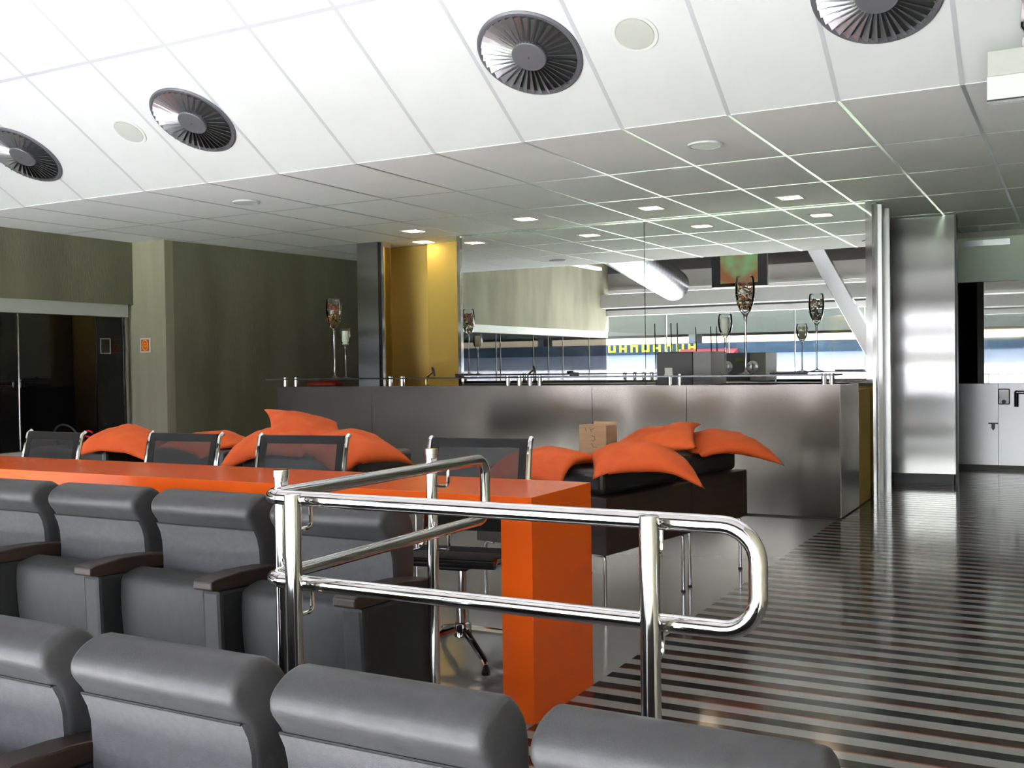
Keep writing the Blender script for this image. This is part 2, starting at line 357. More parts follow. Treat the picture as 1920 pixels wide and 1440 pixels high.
kb = MB().prism_y([(-.79,.475),(-.70,.475),(-.70,.462),(-.728,.462),(-.728,.42),(-.745,.395),(-.762,.42),(-.762,.462),(-.79,.462)],-.012,0).build('key_latch','black',d1)
MB().box(-1.02,-.58,-.02,.01,2.27,2.33).build('closer_plate','steel_door',d1)
struct(MB().box(.35,1.5,11.6,11.7,0,2.36).build('wall_rear_panel','steel_door'), 'steel wall panel right of the doors', 'wall')

# ---- glass front of the box behind the camera (seen in the mirror)
wf = struct(MB().box(-8.4,1.5,-1.75,-1.5,2.25,2.52).build('window_2','steel_beam'), 'frameless glass front under a grey steel beam', 'window')
MB().box(-8.4,1.5,-1.92,-1.8,2.10,2.21).build('lower_beam','steel_beam',wf)
MB().box(-8.4,1.5,-1.80,-1.78,2.21,2.24).build('track','black',wf)
struct(MB().box(-8.4,1.5,-1.78,-1.62,-.6,.10).build('wall_glare_screen','steel_beam'), 'low grey parapet added at the glass front to block bright ground', 'wall')  # added low wall, keeps the bright terrace out of the steel reflections
xs = [-8.4+1.26*k for k in range(8)]+[1.49]
for a,b in zip(xs[:-1],xs[1:]):
    MB().box(a+.006,b-.006,-1.86,-1.848,-.6,2.1).build('pane','pane',wf)
    MB().box(b-.007,b+.007,-1.87,-1.84,-.6,2.1).build('mullion','alu',wf)
struct(MB().box(-9,1.5,-2.15,-1.95,2.56,2.97).build('trim_4','conc_grey'), 'grey panel strip above the glass front beam', 'beam')
struct(MB().box(-9,1.5,-2.12,-1.90,2.62,2.68).build('trim_5','steel_beam'), 'pale ledge on the panel strip', 'beam')
struct(MB().box(-9,1.5,-2.4,-2.2,2.93,4.75).build('wall_front','dark_beam'), 'dark bulkhead above the glass front', 'wall')
st = tag(MB().prism_y([(-4.55,3.7),(-4.25,3.7),(-2.0,-.6),(-2.3,-.6)],-1.45,-1.25).build('inclined_strut','alu',bevel=.01), 'inclined pale steel strut crossing the front beam in the mirror', 'strut')
# ---- outside: terrace, pitch, opposite stand
struct(MB().prism_x([(-1.95,-.75),(-1.95,-2.0),(-48,-9.4),(-48,-8.9)],-140,120).build('outside_terrace','stand_pale'), 'pale terrace falling towards the pitch', 'terrace')
struct(MB().box(-200,160,-96,-47.9,-9.6,-9.2).build('outside_pitch','grass'), 'green playing field', 'pitch')
gs = struct(bpy.data.objects.new('grandstand', None), 'opposite grandstand with blue and red tiers seen in the mirror', 'grandstand'); COL.objects.link(gs); gs.location = (0,-96,-9.2)
MB().prism_x([(0,0),(0,1.2),(-24,11.6),(-24,0)],-220,160).build('lower_tier','stand_pale',gs)
MB().box(-220,160,-25.2,-24,0,13.1).build('blue_tier','seat_blue',gs)
MB().prism_x([(-20.4,10.3),(-20.4,11.3),(-23.9,12.3),(-23.9,11.5)],-112,-62).build('red_block','seat_red',gs)
MB().prism_x([(-20.4,10.3),(-20.4,11.3),(-23.9,12.3),(-23.9,11.5)],-48,-40).build('red_block','seat_red',gs)
MB().box(-220,160,-40,-26,14.4,20).build('upper_tier','stand_brown',gs)
for k in range(11):
    bx_ = -64+1.7*k; m_ = MB().box(bx_,bx_+.3,-23.9,-23.8,12.0,13.0).box(bx_+.8,bx_+1.1,-23.9,-23.8,12.0,13.0)
    m_.box(bx_+.3,bx_+.8,-23.9,-23.8,(12.0,12.4,12.75)[k%3],(12.25,12.65,13.0)[k%3]).build('banner_letter','banner_yellow',gs)
for k in range(8): MB().box(-150+34*k,-149+34*k,-30,-27,11,15).build('pylon','stand_pale',gs)

# ================================================================== BAR
bar = thing('bar_counter','long brushed steel bar counter with a glass shelf in front of the mirror','bar',(0,BY,0))
px = [-6.60,-5.51,-3.37,-2.59,-1.465]
for a,b in zip(px[:-1],px[1:]):
    MB().box(a+.002,b-.002,0,.02,.012,.95).build('front_panel','steel',bar)
MB().box(-1.485,-1.465,.022,.72,.012,.95).build('end_panel','steel',bar)
MB().box(-1.485,-1.467,.722,1.22,.012,.90).build('end_panel','yellow',bar)
MB().box(-6.60,-6.58,.022,.72,.012,.95).build('end_panel','steel',bar)
MB().box(-6.59,-1.49,.03,.70,.02,.93).build('carcass','black',bar)
MB().box(-6.60,-1.465,.0,.10,.951,.956).build('ledge','steel',bar)
MB().box(-6.57,-1.50,.03,.66,0,.012).build('plinth','black',bar)
MB().box(-6.55,-1.49,.70,.74,.02,.90).build('rear_panel','yellow',bar)
sh = MB().box(-6.69,-1.50,-.05,.30,1.018,1.030).build('glass_shelf','shelf_glass',bar)
MB().box(-6.69,-1.50,-.052,-.0505,1.018,1.030).build('shelf_edge','shelf_edge',sh)
MB().box(-6.69,-1.50,.3005,.302,1.018,1.030).build('shelf_edge','shelf_edge',sh)
so_me = MB().lathe([(.020,.957),(.020,1.018),(.016,1.018),(.016,1.031),(.021,1.031),(.021,1.038)],16).mesh('standoff','chrome','s')
for x in (-6.55,-6.42,-5.35,-5.22,-4.16,-4.05,-3.95,-3.86,-2.74,-2.66,-1.585,-1.53):
    link_mesh('standoff', so_me, sh, (x,.06,0))
# working counter behind the bar
# ---- mirror
mr = thing('wall_mirror','large frameless mirror of two panes behind the bar','mirror',(0,MY,0))
MB().box(-5.37,-3.436,0,.02,.02,CH-.012).build('mirror_pane','mirror',mr)
MB().box(-3.430,-1.51,0,.02,.02,CH-.012).build('mirror_pane','mirror',mr)
MB().box(-5.41,-5.372,-.02,.03,0,CH-.004).build('side_frame','chrome',mr)
MB().box(-5.37,-1.51,-.012,.02,CH-.011,CH-.002).build('top_frame','chrome',mr)

# ================================================================== ORANGE TABLE
tb = thing('counter_table','long glossy orange counter table with a slab leg','table',(-1.49,2.86,0))
MB().box(-3.9,0,0,.45,.645,.71).build('top','orange',tb,bevel=.0015)
MB().box(-.11,0,.0,.45,0,.6448).build('slab_leg','orange',tb,bevel=.0005)
MB().box(-3.9,-3.79,.0,.45,0,.6445).build('slab_leg','orange',tb,bevel=.004)

# ================================================================== THEATRE SEATS
def smooth_profile(pts, n=4):
    out = []; m = len(pts)
    for i in range(m):
        p0,p1,p2,p3 = [Vector(pts[(i+k-1)%m]) for k in range(4)]
        for j in range(n):
            t = j/n
            q = .5*((2*p1)+(p2-p0)*t+(2*p0-5*p1+4*p2-p3)*t*t+(3*p1-p0-3*p2+p3)*t**3)
            out.append((q.x,q.y))
    return out
def rounded_extrude(prof, x0, x1, e=.014, k=3):
    """extrude a (y,z) outline along x with rounded ends"""
    cy = sum(p[0] for p in prof)/len(prof); cz = sum(p[1] for p in prof)/len(prof)
    n = len(prof); nrm = []
    for i in range(n):
        a = Vector(prof[i-1]); b = Vector(prof[(i+1)%n]); d = (b-a).normalized(); nrm.append(Vector((d.y,-d.x)))
    # make sure normals face outwards
    s = sum((Vector(prof[i])-Vector((cy,cz))).dot(nrm[i]) for i in range(n)); sg = 1 if s > 0 else -1
    rings = []
    for i in range(k+1):
        a = math.pi/2*i/k; rings.append((x0+e*(1-math.sin(a)), e*(1-math.cos(a))))
    rings = [(x0+e*(1-math.sin(math.pi/2*i/k)), e*(1-math.cos(math.pi/2*i/k))) for i in range(k,-1,-1)] if False else \
            [(x0+e*(1-math.cos(math.pi/2*i/k)), e*(1-math.sin(math.pi/2*i/k))) for i in range(k+1)]
    rings = rings + [(x1-(r[0]-x0), r[1]) for r in rings[::-1]]
    vs = []; fs = []
    for x,ins in rings:
        for i in range(n): vs.append((x, prof[i][0]-sg*nrm[i].x*ins, prof[i][1]-sg*nrm[i].y*ins))
    m = len(rings)
    for j in range(m-1):
        for i in range(n): fs.append((j*n+i, j*n+(i+1)%n, (j+1)*n+(i+1)%n, (j+1)*n+i))
    fs += [tuple(range(n))[::-1], tuple((m-1)*n+i for i in range(n))]
    return vs, fs
# seat local frame: x centre of the back, y=0 at the front face of the backrest, -y towards the camera, z=0 tier floor, top at .91
ST = .91
def make_seat(label, right_end, left_arm=False):
    t = thing('theatre_seat', label, 'seat', group='grey theatre seats facing the pitch')
    w2 = .212
    back = smooth_profile([(-.010,ST-.002),(-.052,ST-.026),(-.060,ST-.060),(-.030,ST-.105),(-.008,ST-.16),(-.004,ST-.28),(-.016,ST-.44),(.05,ST-.46),(.09,ST-.30),(.105,ST-.16),(.095,ST-.06),(.045,ST-.005)],4)
    bk = MB().add(*rounded_extrude(back,-w2,w2,.018)).build('backrest','leather',t,smooth='s')
    # woven front panel sits 3 mm proud below the seam
    pan = [(-.0335,ST-.106),(-.0185,ST-.135),(-.0110,ST-.165),(-.0072,ST-.22),(-.0068,ST-.28),(-.0085,ST-.34),(-.0135,ST-.40)]
    full = pan+[(a+.012,b) for a,b in pan[::-1]]
    MB().prism_x(full,-w2+.004,w2-.004).build('fabric_panel','fabric',bk,smooth='s')
    MB().tube([(x,-.033,ST-.105) for x in (-w2+.006,-.1,0,.1,w2-.006)],.0028,6).build('seam','leather_dark',bk)
    pan2 = smooth_profile([(-.10,.675),(-.165,.670),(-.195,.640),(-.19,.50),(-.165,.36),(-.12,.335),(-.085,.37),(-.075,.60)],4)
    MB().add(*rounded_extrude(pan2,-.205,.205,.02)).build('folded_seat','leather_dark',t,smooth='s')
    def arm(cx, end):
        prof = [(.07,.690),(-.05,.706),(-.17,.712),(-.275,.706),(-.292,.700),(-.292,.676),(-.275,.672),(.07,.655)]
        a = MB().prism_x(prof,cx-.037,cx+.037).build('armrest','wood_arm',t,bevel=.005)
        y1 = .10 if end else .06
        q = [(-.262,.671),(y1,.655),(y1,.02),(-.10,.02),(-.12,.30),(-.255,.46)] if not end else [(-.262,.671),(y1,.655),(y1+.012,.30),(y1,0),(-.20,0),(-.235,.3)]
        MB().prism_x(q,cx-.036,cx+.036).build('arm_panel','leather_dark',t,bevel=.012)
    arm(.25, right_end)
    if left_arm: arm(-.25, False)
    MB().box(-.17,.17,0,.05,0,.05).build('foot_bar','black',t)
    for s in (-.15,.15): MB().box(s-.02,s+.02,-.005,.045,.05,.50).build('support_post','black',t)
    return t
rear = ['grey theatre seat at the left picture edge of the rear row','grey theatre seat in the rear row, second from the left edge',
        'grey theatre seat in the rear row just left of the chrome railing','grey theatre seat at the aisle end of the rear row, seen through the railing']
front = ['grey theatre seat at the left picture edge of the front row','grey theatre seat in the front row below the railing corner, second from left',
         'grey theatre seat in the front row between the railing posts, third from left','grey theatre seat at the right end of the front row, nearest the striped floor']
for k in range(4):
    s = make_seat(rear[k], k==3, k==0); s.location = (-3.43+.5*k, 2.45, -.18)
for k in range(4):
    s = make_seat(front[k], k==3, k==0); s.location = (-2.0+.5*k, 1.40, -.31)

# ================================================================== RAILINGS
TR = .0165
RZ, RB = .84, .658
# arm along x : corner at (-1.575,1.735), U-bend at the right end
def handrail_front():
    t = thing('handrail','polished chrome handrail across the front with a U-bend at its right end','railing',(0,0,0),group='chrome railings around the step')
    yA = 1.75; xr = -.478; rb = (RZ-RB)/2*.92
    top = [(-1.52,yA,RZ),(-1.2,yA,RZ)]
    bend = []
    rc = .062
    for i in range(9):
        a = math.pi/2-(math.pi/2)*i/8; bend.append((xr-rc+rc*math.cos(a), yA, RZ-rc+rc*math.sin(a)))
    for i in range(9):
        a = -(math.pi/2)*i/8; bend.append((xr-rc+rc*math.cos(a), yA, RB+rc+rc*math.sin(a)))
    MB().tube([(-1.53,yA,RZ)]+bend+[(-1.53,yA,RB)],TR,16).build('rail_tube','chrome',t,smooth='s')
    for x in (-1.455,-.656):
        p = MB().tube([(x,yA-.048,-.31),(x,yA-.048,RZ+.012)],.018,16).build('post','chrome',t,smooth='s')
        MB().lathe([(.018,0),(.018,.003),(.012,.005),(0,.006)],16,(x,yA-.048,RZ+.012)).build('post_cap','chrome',p,smooth='s')
        for z in (RZ,RB):
            MB().tube([(x,yA-.035,z-.062),(x,yA+.0,z-.062),(x,yA+.008,z-.059),(x,yA+.012,z-.050),(x,yA+.010,z-.012)],.0045,8).build('bracket','chrome',t,smooth='s')
    return t
def handrail_side():
    t = thing('handrail','polished chrome handrail running back towards the orange table','railing',(0,0,0),group='chrome railings around the step')
    xA = -1.575; ye = 2.72; rc = .045
    bend = []
    for i in range(9):
        a = math.pi/2-(math.pi/2)*i/8; bend.append((xA, ye-rc+rc*math.cos(a), RZ-rc+rc*math.sin(a)))
    for i in range(9):
        a = -(math.pi/2)*i/8; bend.append((xA, ye-rc+rc*math.cos(a), RB+rc+rc*math.sin(a)))
    corner = lambda z: [(xA+.045-.045*math.sin(math.pi/2*i/6), 1.75+.045-.045*math.cos(math.pi/2*i/6), z) for i in range(7)]
    MB().tube(corner(RZ)+bend+corner(RB)[::-1],TR,16).build('rail_tube','chrome',t,smooth='s')
    for yy in (1.86,2.50):
        p = MB().tube([(xA-.048,yy,-.18),(xA-.048,yy,RZ+.035)],.0165,16).build('post','chrome',t,smooth='s')
        MB().lathe([(.0165,0),(.019,.001),(.019,.016),(.0,.018)],16,(xA-.048,yy,RZ+.03)).build('post_cap','chrome',p,smooth='s')
        for z in (RZ,RB):
            MB().tube([(xA-.035,yy,z-.06),(xA-.006,yy,z-.06),(xA+.004,yy,z-.055),(xA+.008,yy,z-.047),(xA+.008,yy,z-.012)],.0045,8).build('bracket','chrome',t,smooth='s')
    return t
handrail_front(); handrail_side()

# ================================================================== MESH CHAIRS
def make_mesh_chair(label, loc, rz):
    t = thing('mesh_chair', label, 'chair', loc, rz, 'black mesh chairs behind the orange table')
    W = .205
    # side rail profile (y,z): front of seat -> seat -> back -> top ; chair faces -y
    prof = [(-.24,.395),(-.22,.415),(-.05,.395),(.07,.385),(.115,.405),(.145,.46),(.165,.60),(.20,.76),(.215,.815),(.235,.828)]
    for s in (-1,1):
        MB().tube([(s*(W+.012),a,b) for a,b in prof],.011,8).build('side_frame','chrome',t,smooth='s')
    bp = [(.150,.47),(.165,.60),(.185,.70),(.200,.765),(.212,.815)]
    def sheet(pts, x0, x1, off, th=.004):
        m = MB(); q = [(a+off,b) for a,b in pts]; q += [(a+off+th,b) for a,b in pts[::-1]]; return m.prism_x(q,x0,x1)
    bk = sheet(bp[1:-1]+[(.207,.795)], -W+.03, W-.03, -.004).build('mesh_back','meshback',t)
    MB().prism_x([(.203,.79),(.208,.825),(.222,.827),(.216,.79)],-W,W).build('top_hem','meshrim',bk)
    for s in (-1,1):
        sheet(bp, min(s*W,s*(W-.03)), max(s*W,s*(W-.03)), -.005,.007).build('side_hem','meshrim',bk)
    MB().prism_x([(.146,.46),(.161,.60),(.168,.60),(.153,.46)],-W+.03,W-.03).build('lumbar_panel','meshrim',bk)
    MB().prism_x([(-.235,.405),(-.05,.388),(.07,.378),(.11,.395),(.11,.402),(.07,.388),(-.05,.398),(-.235,.418)],-W,W).build('seat_sling','meshrim',t)
    MB().tube([(-W-.015,-.24,.40),(W+.015,-.24,.40)],.014,10).build('front_roll','black',t,smooth='s')
    MB().tube([(-W,.10,.375),(0,.06,.36),(W,.10,.375)],.010,8).build('spreader','chrome',t,smooth='s')
    MB().tube([(-W,-.12,.385),(0,-.08,.355),(W,-.12,.385)],.010,8).build('spreader','chrome',t,smooth='s')
    MB().tube([(0,0,.10),(0,0,.20),(0,0,.2),(0,0,.36)],[.026,.026,.017,.017],12).build('column','chrome',t,smooth='s')
    MB().box(-.06,.06,-.10,.08,.345,.372).build('swivel_box','black',t,bevel=.008)
    MB().lathe([(.02,.06),(.036,.075),(.034,.12),(.026,.13)],14).build('hub','chrome',t,smooth='s')
    for k in range(4):
        a = R(38+90*k); c,s = math.cos(a),math.sin(a)
        l = MB().tube([(c*.02,s*.02,.10),(c*.16,s*.16,.07),(c*.27,s*.27,.045),(c*.29,s*.29,.035)],[.016,.014,.011,.010],8).build('base_leg','chrome',t,smooth='s')
        MB().lathe([(.016,0),(.017,.012),(.010,.03),(0,.034)],10,(c*.285,s*.285,0)).build('glide','black',l)
    return t
make_mesh_chair('black mesh chair behind the orange table, at the far left',(-4.43,3.20,0),R(-4))
make_mesh_chair('black mesh chair behind the orange table, second from the left',(-3.65,3.31,0),R(1))
make_mesh_chair('black mesh chair in front of the large orange cushion pile',(-2.96,3.37,0),R(10))
make_mesh_chair('black mesh chair nearest the end of the orange table, behind the railing',(-2.10,3.44,0),R(10))

# ================================================================== BOX STOOLS
def make_pouf(label, c, rz, sx, sy):
    t = thing('box_stool', label, 'stool', (c[0],c[1],0), rz, 'dark wood box stools in front of the bar')
    MB().box(-sx/2,sx/2,-sy/2,sy/2,.29,.54).build('wood_box','wood',t,bevel=.004)
    MB().box(-sx/2+.04,sx/2-.04,-sy/2+.04,sy/2-.04,.541,.655).build('leather_pad','black_leather',t,bevel=.03,seg=4)
    for a in (-1,1):
        for b in (-1,1):
            x,yy = a*(sx/2-.03), b*(sy/2-.03)
            l = MB().tube([(x-a*.05,yy,.284),(x-a*.012,yy,.284),(x-a*.003,yy,.278),(x,yy,.262),(x,yy,.01)],.008,10).build('leg','chrome',t,smooth='s')
            MB().lathe([(.011,0),(.011,.012),(0,.014)],10,(x,yy,0)).build('leg_foot','rubber',l)
    return t
PADS = [(-2.09,4.57,R(-10),.74,.75),(-1.95,5.30,R(-10),.66,.62),(-3.68,4.62,R(6),.80,.72),(-5.44,4.58,R(4),.74,.72),(-4.60,4.78,R(-4),.70,.70)]
make_pouf('dark wood box stool with black leather pad right behind the orange table end',(-2.09,4.57),R(-10),.74,.75)
make_pouf('dark wood box stool nearest the bar corner, partly under two orange cushions',(-1.95,5.30),R(-10),.66,.62)
make_pouf('dark wood box stool under the large cushion pile left of the bar front',(-3.68,4.62),R(6),.80,.72)
make_pouf('dark wood box stool behind the far left mesh chair',(-5.44,4.58),R(4),.74,.72)
make_pouf('dark wood box stool under the low cushions between two left mesh chairs',(-4.60,4.78),R(-4),.70,.70)

# ================================================================== CUSHIONS
from mathutils import noise as mnoise
def make_pillow(label, loc, rot, size=.46, th=.075, bend=(0,0), seed=0, lift=0):
    n = 28; vs = []; fs = []
    def pt(u, v, side):
        s = size/2
        pin = 1-.10*(1-abs(v)**3)*(u*u)*0 
        x = u*s*(1-.09*(1-v*v)*abs(u)**3); yy = v*s*(1-.09*(1-u*u)*abs(v)**3)
        h = th*(max(0,(1-u*u)*(1-v*v))**.42)
        wr = mnoise.noise(Vector((u*2.2+seed,v*2.2,side*3+seed)))*.22+mnoise.noise(Vector((u*5+seed,v*5,side*3)))*.10
        z = side*h*(1+wr)+mnoise.noise(Vector((u*1.3+seed*2,v*1.3,seed)))*.012
        # creases running from corners
        z += -.010*abs(math.sin((u-v)*5+seed))*h/th*.6*side
        z -= bend[0]*x*x+bend[1]*yy*yy - lift*u*v*.02
        return (x,yy,z)
    for side in (1,-1):
        for i in range(n+1):
            for j in range(n+1): vs.append(pt(-1+2*i/n,-1+2*j/n,side))
    N1 = (n+1)**2
    for i in range(n):
        for j in range(n):
            a = i*(n+1)+j; fs.append((a,a+n+1,a+n+2,a+1)); b = a+N1; fs.append((b,b+1,b+n+2,b+n+1))
    from mathutils import Euler
    rm = Euler([R(a) for a in rot]).to_matrix(); L = Vector(loc); out = []
    for q in vs:
        p = rm@Vector(q)+L
        for (cx,cy,rz,sx,sy) in PADS:            # the cushion lies on the pads and sags over their edges
            d = Vector((p.x-cx,p.y-cy)); c,s_ = math.cos(-rz),math.sin(-rz)
            lx,ly = d.x*c-d.y*s_, d.x*s_+d.y*c
            k = min(sx/2-abs(lx), sy/2-abs(ly))      # how far inside the stool outline
            if k > -.012:
                base = .659 if k > .035 else .547+(.112)*max(0,min(1,(k+.012)/.047))
                if p.z < base+.004: p.z = base+.004+.15*max(0,(q[2]+th)*.1)
        out.append(tuple(p-L))
    vs = out
    o = MB().add(vs,fs).build('cushion','pillow',smooth='all')
    o.location = loc
    return tag(o, label, 'cushion', 'orange cushions on the box stools')
make_pillow('orange cushion draped over the edge of the stool beside the table end',(-1.76,4.48,.715),(3,6,32),.50,.052,(.95,.8),1)
make_pillow('orange cushion at the far right, its corner pointing towards the bar corner',(-1.66,5.41,.715),(3,5,38),.50,.050,(.9,.7),2)
make_pillow('orange cushion lying between the right two cushions',(-1.92,5.06,.735),(12,-14,12),.46,.048,(.3,.5),3)
make_pillow('orange cushion lying low against the orange table end',(-2.18,4.30,.70),(6,-3,-8),.46,.042,(.5,1.6),4)
make_pillow('orange cushion on the left of the large pile, drooping over the stool edge',(-3.92,4.42,.735),(6,-10,20),.50,.060,(.9,.8),5)
make_pillow('orange cushion on the right of the large pile behind the mesh chair',(-3.44,4.50,.72),(4,10,-18),.50,.060,(.8,.9),6)
make_pillow('orange cushion leaning on top of the large pile with one corner raised',(-3.86,4.64,.80),(16,12,50),.44,.045,(.2,.2),7)
make_pillow('orange cushion beside the fire extinguisher, humped over the stool edge',(-5.08,4.44,.73),(6,4,25),.48,.060,(1.0,.9),8)
make_pillow('orange cushion lying flat behind the second mesh chair',(-4.56,4.62,.705),(4,6,-12),.46,.045,(.4,.6),9)

# ---- cardboard box
cb = thing('cardboard_box','brown cardboard box with scribbled pen marks behind the cushions','box',(-2.10,4.76,.656),R(-14))
MB().box(-.085,.085,-.045,.045,0,.165).build('carton','card',cb,bevel=.002)
MB().prism_x([(.04,.165),(.046,.178),(.048,.178),(.045,.163)],-.06,.082).build('torn_flap','card',cb)
for pts in ([(-.045,.150),(-.038,.130)],[(-.02,.152),(-.010,.140),(.012,.150)],[(-.010,.140),(-.006,.130)],
            [(-.004,.112),(.012,.108),(.016,.095),(.006,.085),(-.004,.090)],[(-.006,.075),(.004,.055)],[(.004,.055),(.03,.058)]):
    MB().tube([(a,-.0455,b) for a,b in pts],.0011,5).build('pen_mark','ink',cb)

# ================================================================== GLASSWARE ON THE SHELF
SZ = 1.0305
def big_glass(label, x, y, kind):
    t = thing('tall_stem_vase', label, 'vase', (x,y,SZ), 0, 'tall stem glasses filled with dried petals')
    MB().lathe([(0,0),(.062,0),(.062,.004),(.03,.010),(.012,.022),(.009,.05),(.008,.20),(.009,.36),(.012,.42),(.017,.444)],24).build('stem','stem_glass',t,smooth='all')
    pf = [(0,.4445),(.018,.445),(.040,.475),(.062,.53),(.072,.60),(.073,.66),(.066,.72),(.062,.735),
          (.060,.735),(.064,.72),(.070,.66),(.069,.60),(.059,.535),(.037,.482),(.012,.462),(0,.460)]
    MB().lathe(pf,32).build('glass','glass',t,smooth='all')
    rnd = random.Random(int(-x*100)); cols = {'mix':['petal_red','petal_orange','petal_green','petal_dark'],'dark':['petal_red','petal_dark','petal_orange','petal_green']}[kind]
    mbs = {c:MB() for c in cols}
    for i in range(260):
        z = rnd.uniform(.485,.685); 
        rr = min(.066, .030+ (z-.475)*.62)*math.sqrt(rnd.random())*.97; a = rnd.random()*6.283
        h = (z-.485)/.2
        wts = [.2+.6*h,.35,.9-.8*h,.3] if kind=='mix' else [.5,.35,.15,.5]
        c = rnd.choices(cols,wts)[0]
        p = Vector((rr*math.cos(a),rr*math.sin(a),z)); s_ = rnd.uniform(.009,.017)
        q = Matrix.Rotation(rnd.random()*6,3,'X')@Matrix.Rotation(rnd.random()*6,3,'Y')
        vv = [p+q@Vector(k)*s_ for k in ((-1,0,0),(0,-.6,.25),(1,0,0),(0,.6,.25),(0,0,-.2))]
        mbs[c].add(vv,[(0,1,3),(1,2,3),(0,4,1),(1,4,2),(2,4,3),(3,4,0)])
    for c in cols:
        o = mbs[c].build('petals',c,t); o['kind'] = 'stuff'
    return t
def candle_glass(label, x, y):
    t = thing('candle_glass', label, 'candle holder', (x,y,SZ), 0, 'stem glasses holding a candle')
    MB().lathe([(0,0),(.048,0),(.048,.003),(.02,.008),(.008,.02),(.007,.20),(.010,.275),(.022,.291)],20).build('stem','stem_glass',t,smooth='all')
    pf = [(0,.2915),(.024,.293),(.044,.325),(.054,.37),(.055,.41),(.050,.445),(.047,.455),
          (.045,.455),(.048,.445),(.052,.41),(.051,.37),(.041,.33),(.022,.305),(0,.300)]
    MB().lathe(pf,28).build('glass','glass',t,smooth='all')
    c = MB().lathe([(.030,.308),(.031,.31),(.031,.425),(.028,.43),(.010,.427),(0,.427)],20).build('candle','candle',t,smooth='s')
    MB().tube([(0,0,.427),(.001,0,.437)],.0015,5).build('wick','ink',c)
    return t
big_glass('tall stem glass of red and orange petals at the left end of the bar',-6.02,7.66,'mix')
candle_glass('stem glass with white candle beside the left petal vase',-5.90,7.67)
big_glass('tall stem glass of green and orange petals near the right end of the bar',-2.17,7.66,'mix')
candle_glass('stem glass with white candle beside the right petal vase',-2.315,7.63)
# small things on shelf and counter
dsh = tag(MB().add(*rounded_extrude(smooth_profile([(-.05,0),(.05,0),(.055,.010),(0,.014),(-.055,.010)],3),-.13,.13,.006)).build('dark_tray','black',smooth='s',loc=(-1.86,7.70,SZ+.0012)), 'small black tray lying on the glass shelf at right', 'tray')
nb = thing('card_holder','small white card holder on the glass shelf before the coffee machine','holder',(-2.74,7.56,SZ))
MB().box(-.03,.03,-.004,.004,0,.058).build('card','white',nb); MB().box(-.034,.034,-.012,.012,0,.006).build('foot','white',nb)
for k,(x,lab) in enumerate([(-4.72,'small black block on the shelf below the left of the mirror'),(-3.62,'small black block on the shelf left of the coffee machine')]):
    o = MB().box(-.035,.035,-.02,.02,0,.028).build('menu_stand','black',bevel=.003,loc=(x,7.74,SZ)); tag(o,lab,'stand','small black blocks on the shelf')
# working counter, coffee machine, rods, tap
wc = thing('work_counter','pale work counter below the mirror behind the bar','counter',(0,8.40,0))
MB().box(-5.3,-1.62,0,.44,.84,.88).build('worktop','steel_door',wc); MB().box(-5.28,-1.64,.02,.44,0,.838).build('cabinet','yellow',wc)
cm = thing('coffee_machine','dark box-shaped machine with two dials facing the mirror','machine',(-2.95,7.86,.952))
MB().box(0,.30,0,.40,.0,.26).build('housing','black',cm,bevel=.004); MB().box(.302,.45,0,.40,.0,.26).build('side_housing','grey_plastic',cm,bevel=.004)
for x in (.09,.33):
    dd = MB().lathe([(.055,0),(.055,.012),(.048,.016),(0,.016)],24).build('dial','alu',cm,smooth='s',loc=(x,.40,.13)); dd.rotation_euler = (R(-90),0,0)
    MB().box(-.004,.004,-.03,.03,.016,.022).build('pointer','black',dd)
MB().box(.17,.25,.40,.404,.18,.21).build('display','petal_green',cm)
for k,(dx,lab) in enumerate([(-3.13,'thin dark rod standing left of the coffee machine'),(-2.985,'thin dark rod standing behind the coffee machine'),(-2.93,'second thin dark rod behind the coffee machine, to its right')]):
    r_ = thing('bar_rod',lab,'rod',(dx,8.33,.0),0,'thin rods behind the bar')
    MB().tube([(0,0,.93),(-.01,0,1.46)],.005,8).build('shaft','black',r_); MB().lathe([(.02,.931),(.02,.94),(.006,.945)],10).build('rod_foot','black',r_)
tp = thing('beer_tap','brass beer tap with black lever at the left of the bar','tap',(-5.16,7.88,.952))
MB().tube([(0,0,0),(0,0,.04),(.005,0,.07),(.03,0,.095),(.075,0,.125)],.011,12).build('spout','gold',tp,smooth='s')
MB().lathe([(.028,0),(.028,.008),(.014,.014)],16).build('tap_base','chrome',tp,smooth='s')
MB().tube([(.065,0,.165),(.078,0,.14),(.092,0,.085)],[.008,.014,.009],10).build('lever','black',tp,smooth='s')
rc_ = thing('red_cloth','dark red folded cloth lying under the left end of the glass shelf','cloth',(-6.2,7.75,.957))
MB().add(*rounded_extrude(smooth_profile([(-.06,0),(.06,0),(.07,.03),(.02,.05),(-.03,.04),(-.07,.025)],4),-.17,.17,.02)).build('fold','petal_red',rc_,smooth='s')
MB().add(*rounded_extrude(smooth_profile([(-.04,.046),(.04,.04),(.045,.055),(0,.058)],4),-.06,.14,.005)).build('upper_fold','petal_red',rc_,smooth='s')

